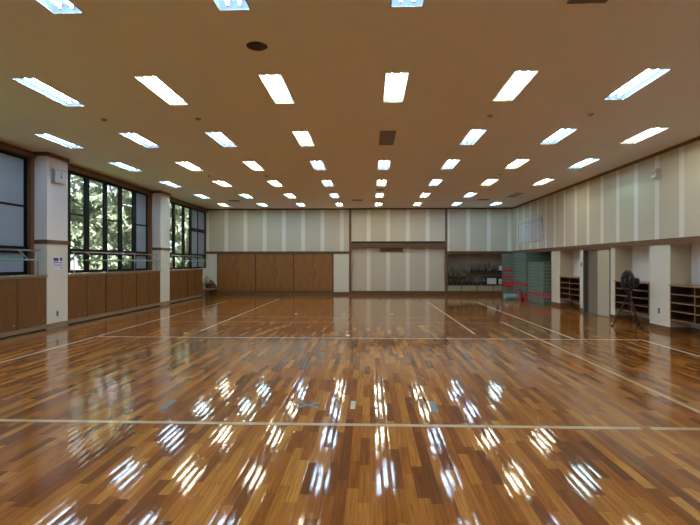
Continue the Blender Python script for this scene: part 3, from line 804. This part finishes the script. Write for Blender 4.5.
bm = bmesh.new(); bm_lathe(bm, [(.04, -.23), (.075, -.22), (.085, -.19), (.085, -.10), (.06, -.075)], 18, mat=RR, o=ctr); build('motor', bm, M['plastic'], t)
bm = bmesh.new(); bm_tube(bm, [(0, 0, .82), (.06, 0, .84), (.13, .0, .93), (.14, 0, 1.0)], .016, 8); bm_box(bm, .09, .19, -.03, .03, .93, .97); build('yoke', bm, M['tripod'], t)

# tapes stuck on the floor
def tape(name, lst, m, label, loc, rot=0):
    o = boxes(name, lst, m, None, loc=loc, rot=(0, 0, rot)); tag(o, label, 'tape', 'tape marks on the floor')
bm = bmesh.new()
for a in (.75, -.75):
    v = bm_box(bm, -.15, .15, -.02, .02, 0, .0008+(.0003 if a > 0 else 0)); bmesh.ops.rotate(bm, verts=v, cent=(0, 0, 0), matrix=Matrix.Rotation(a, 3, 'Z'))
tag(build('floor_tape', bm, M['bluetape'], None, (-.65, 5.33, .0)), 'blue cross of tape on the floor left of centre', 'tape', 'tape marks on the floor')
tape('floor_tape', [(-.025, .025, -.15, .15, 0, .0008)], M['linewhite'], 'short white tape strip on the floor near the picture centre', (-.178, 5.35, 0))
tape('floor_tape', [(-.03, .03, -.20, .20, 0, .0008)], M['bluetape'], 'short blue tape strip on the floor right of centre', (.66, 5.32, 0))
tape('floor_tape', [(-.03, .03, -.17, .17, 0, .0008)], M['bluetape'], 'short blue tape strip on the floor far to the left', (-2.12, 5.29, 0))
for x, y, l_ in ((-2.13, 14.64, 'left of the three distant white marks'), (-.75, 14.69, 'middle of the three distant white marks'), (.634, 14.75, 'right of the three distant white marks'), (-.45, 10.42, 'beside the white cross line at the centre')):
    tape('floor_tape', [(-.04, .04, -.12, .12, 0, .0008)], M['linewhite'], 'small white tape mark on the floor, ' + l_, (x, y, 0))

# rear wall behind the camera
t = boxes('wall_rear', [(-7.8, 8.6, Y0-.2, Y0, 0, H+.3)], M['cream']); struct(t, 'cream wall behind the camera', 'wall')

# ------------------------------------------------------------------ outdoors
g = boxes('ground', [(-60, -7.81, -25, 75, -.55, -.45)], M['grass']); struct(g, 'green ground outside the windows', 'ground')
def tree_proto(seed, h, r, nleaf, leaf):
    rnd = random.Random(seed)
    t = thing('tree', '', 'tree', (0, 0, 0))
    bm = bmesh.new()
    bm_tube(bm, [(0, 0, 0), (.05, .03, h*.25), (-.05, .06, h*.5), (.04, 0, h*.8)], .17, 9, r2=.05)
    tips = []
    for k in range(9):
        a = k*2.4; z = h*(.22+.07*k); ln = r*(.85-.04*k)
        e = Vector((math.cos(a)*ln, math.sin(a)*ln, z+ln*.5)); bm_tube(bm, [(0, 0, z), e*.5+Vector((0, 0, z*.5+.05)), e], .06, 6, r2=.015); tips.append(e)
    build('trunk', bm, M['bark'], t)
    verts, faces = [], []
    cl = []
    for k in range(46):
        a = rnd.uniform(0, 2*PI); z = rnd.uniform(.10, 1.0)*h; rr = r*math.sqrt(rnd.random())*(1.0-.45*abs(z/h-.5))
        cl.append((Vector((rr*math.cos(a), rr*math.sin(a), z)), rnd.uniform(.35, .75)))
    for i in range(nleaf):
        c_, cr = cl[rnd.randrange(len(cl))]
        d = Vector((rnd.gauss(0, 1), rnd.gauss(0, 1), rnd.gauss(0, .8))); d = d.normalized()*cr*rnd.uniform(.5, 1.05)
        p = c_+d
        nrm = Vector((rnd.gauss(0, .7), rnd.gauss(0, .7), rnd.uniform(.2, 1))).normalized()
        u = nrm.cross(Vector((rnd.uniform(-1, 1), rnd.uniform(-1, 1), .1))).normalized(); v = nrm.cross(u)
        s = leaf*rnd.uniform(.6, 1.3); b0 = len(verts)
        verts += [p-u*s, p+v*s*.45, p+u*s, p-v*s*.45]; faces.append((b0, b0+1, b0+2, b0+3))
    me = bpy.data.meshes.new('foliage'); me.from_pydata([tuple(v) for v in verts], [], faces); me.materials.append(M['leaf'])
    o = bpy.data.objects.new('foliage', me); C.objects.link(o); o.parent = t; o['kind'] = 'stuff'
    return t
TP = [tree_proto(1, 7.0, 2.3, 9000, .15), tree_proto(2, 6.0, 2.6, 9000, .14)]
spots = [(-13.2, 17.3, 0), (-12.4, 22.4, 1), (-12.0, 27.8, 0), (-17.5, 23.5, 1), (-16.6, 30.5, 0), (-12.2, 33.4, 1), (-21.5, 29.0, 0),
         (-13.5, 11.8, 1), (-18.8, 17.5, 0), (-13.0, 39.0, 0), (-18.8, 37.0, 1), (-15.5, 45.0, 1)]
tl = ['leafy green tree outside the window between the pillars, left part', 'leafy green tree outside the window between the pillars, right part', 'leafy green tree seen through the window beside the back wall']
tu = set()
for i, (x, y, k) in enumerate(spots):
    o = TP[k] if k not in tu else copytree(TP[k]); tu.add(k)
    o.location = (x, y, -.45); o.rotation_euler = (0, 0, i*1.3); o['group'] = 'trees outside the windows'
    o['label'] = tl[i] if i < 3 else 'leafy green tree in the dense row of trees outside the windows'
    s = .9+.25*((i*3) % 4)/3; o.scale = (s, s, s)

# ------------------------------------------------------------------ light, world, camera
wd = bpy.data.worlds.new('sky'); S.world = wd; wd.use_nodes = True
nt = wd.node_tree; bg = nt.nodes['Background']
sky = nt.nodes.new('ShaderNodeTexSky'); sky.sky_type = 'HOSEK_WILKIE'; sky.turbidity = 4; sky.ground_albedo = .3
sky.sun_direction = Vector((.55, -.35, .75)).normalized()
mx = nt.nodes.new('ShaderNodeMix'); mx.data_type = 'RGBA'; mx.inputs[0].default_value = .35
nt.links.new(sky.outputs[0], mx.inputs[6]); mx.inputs[7].default_value = (1, 1, 1, 1)
nt.links.new(mx.outputs[2], bg.inputs[0]); bg.inputs[1].default_value = 3.0
sl = bpy.data.lights.new('sun', 'SUN'); sl.energy = 26.0; sl.angle = .01; sl.color = (1, .97, .93)
so = bpy.data.objects.new('sun', sl); C.objects.link(so); so.rotation_euler = Vector((-.55, .35, -.75)).to_track_quat('-Z', 'Y').to_euler()

F = 510.0; th = math.atan(20/F)
cam = bpy.data.cameras.new('camera'); co = bpy.data.objects.new('camera', cam); C.objects.link(co)
cam.sensor_width = 36; cam.lens = 36*F/700; cam.clip_start = .05; cam.clip_end = 300
cam.shift_y = -0.5/700
co.location = (0, 0, 1.5); co.rotation_euler = (PI/2, 0, th)
S.camera = co
S.view_settings.view_transform = 'Standard'; S.view_settings.look = 'None'; S.view_settings.gamma = 1
S.view_settings.use_curve_mapping = False; S.view_settings.exposure = 0.60
cy = S.cycles
cy.max_bounces = 10; cy.diffuse_bounces = 6; cy.glossy_bounces = 5; cy.transparent_max_bounces = 12
cy.sample_clamp_indirect = 8; cy.use_denoising = True
cy.caustics_reflective = False; cy.caustics_refractive = False
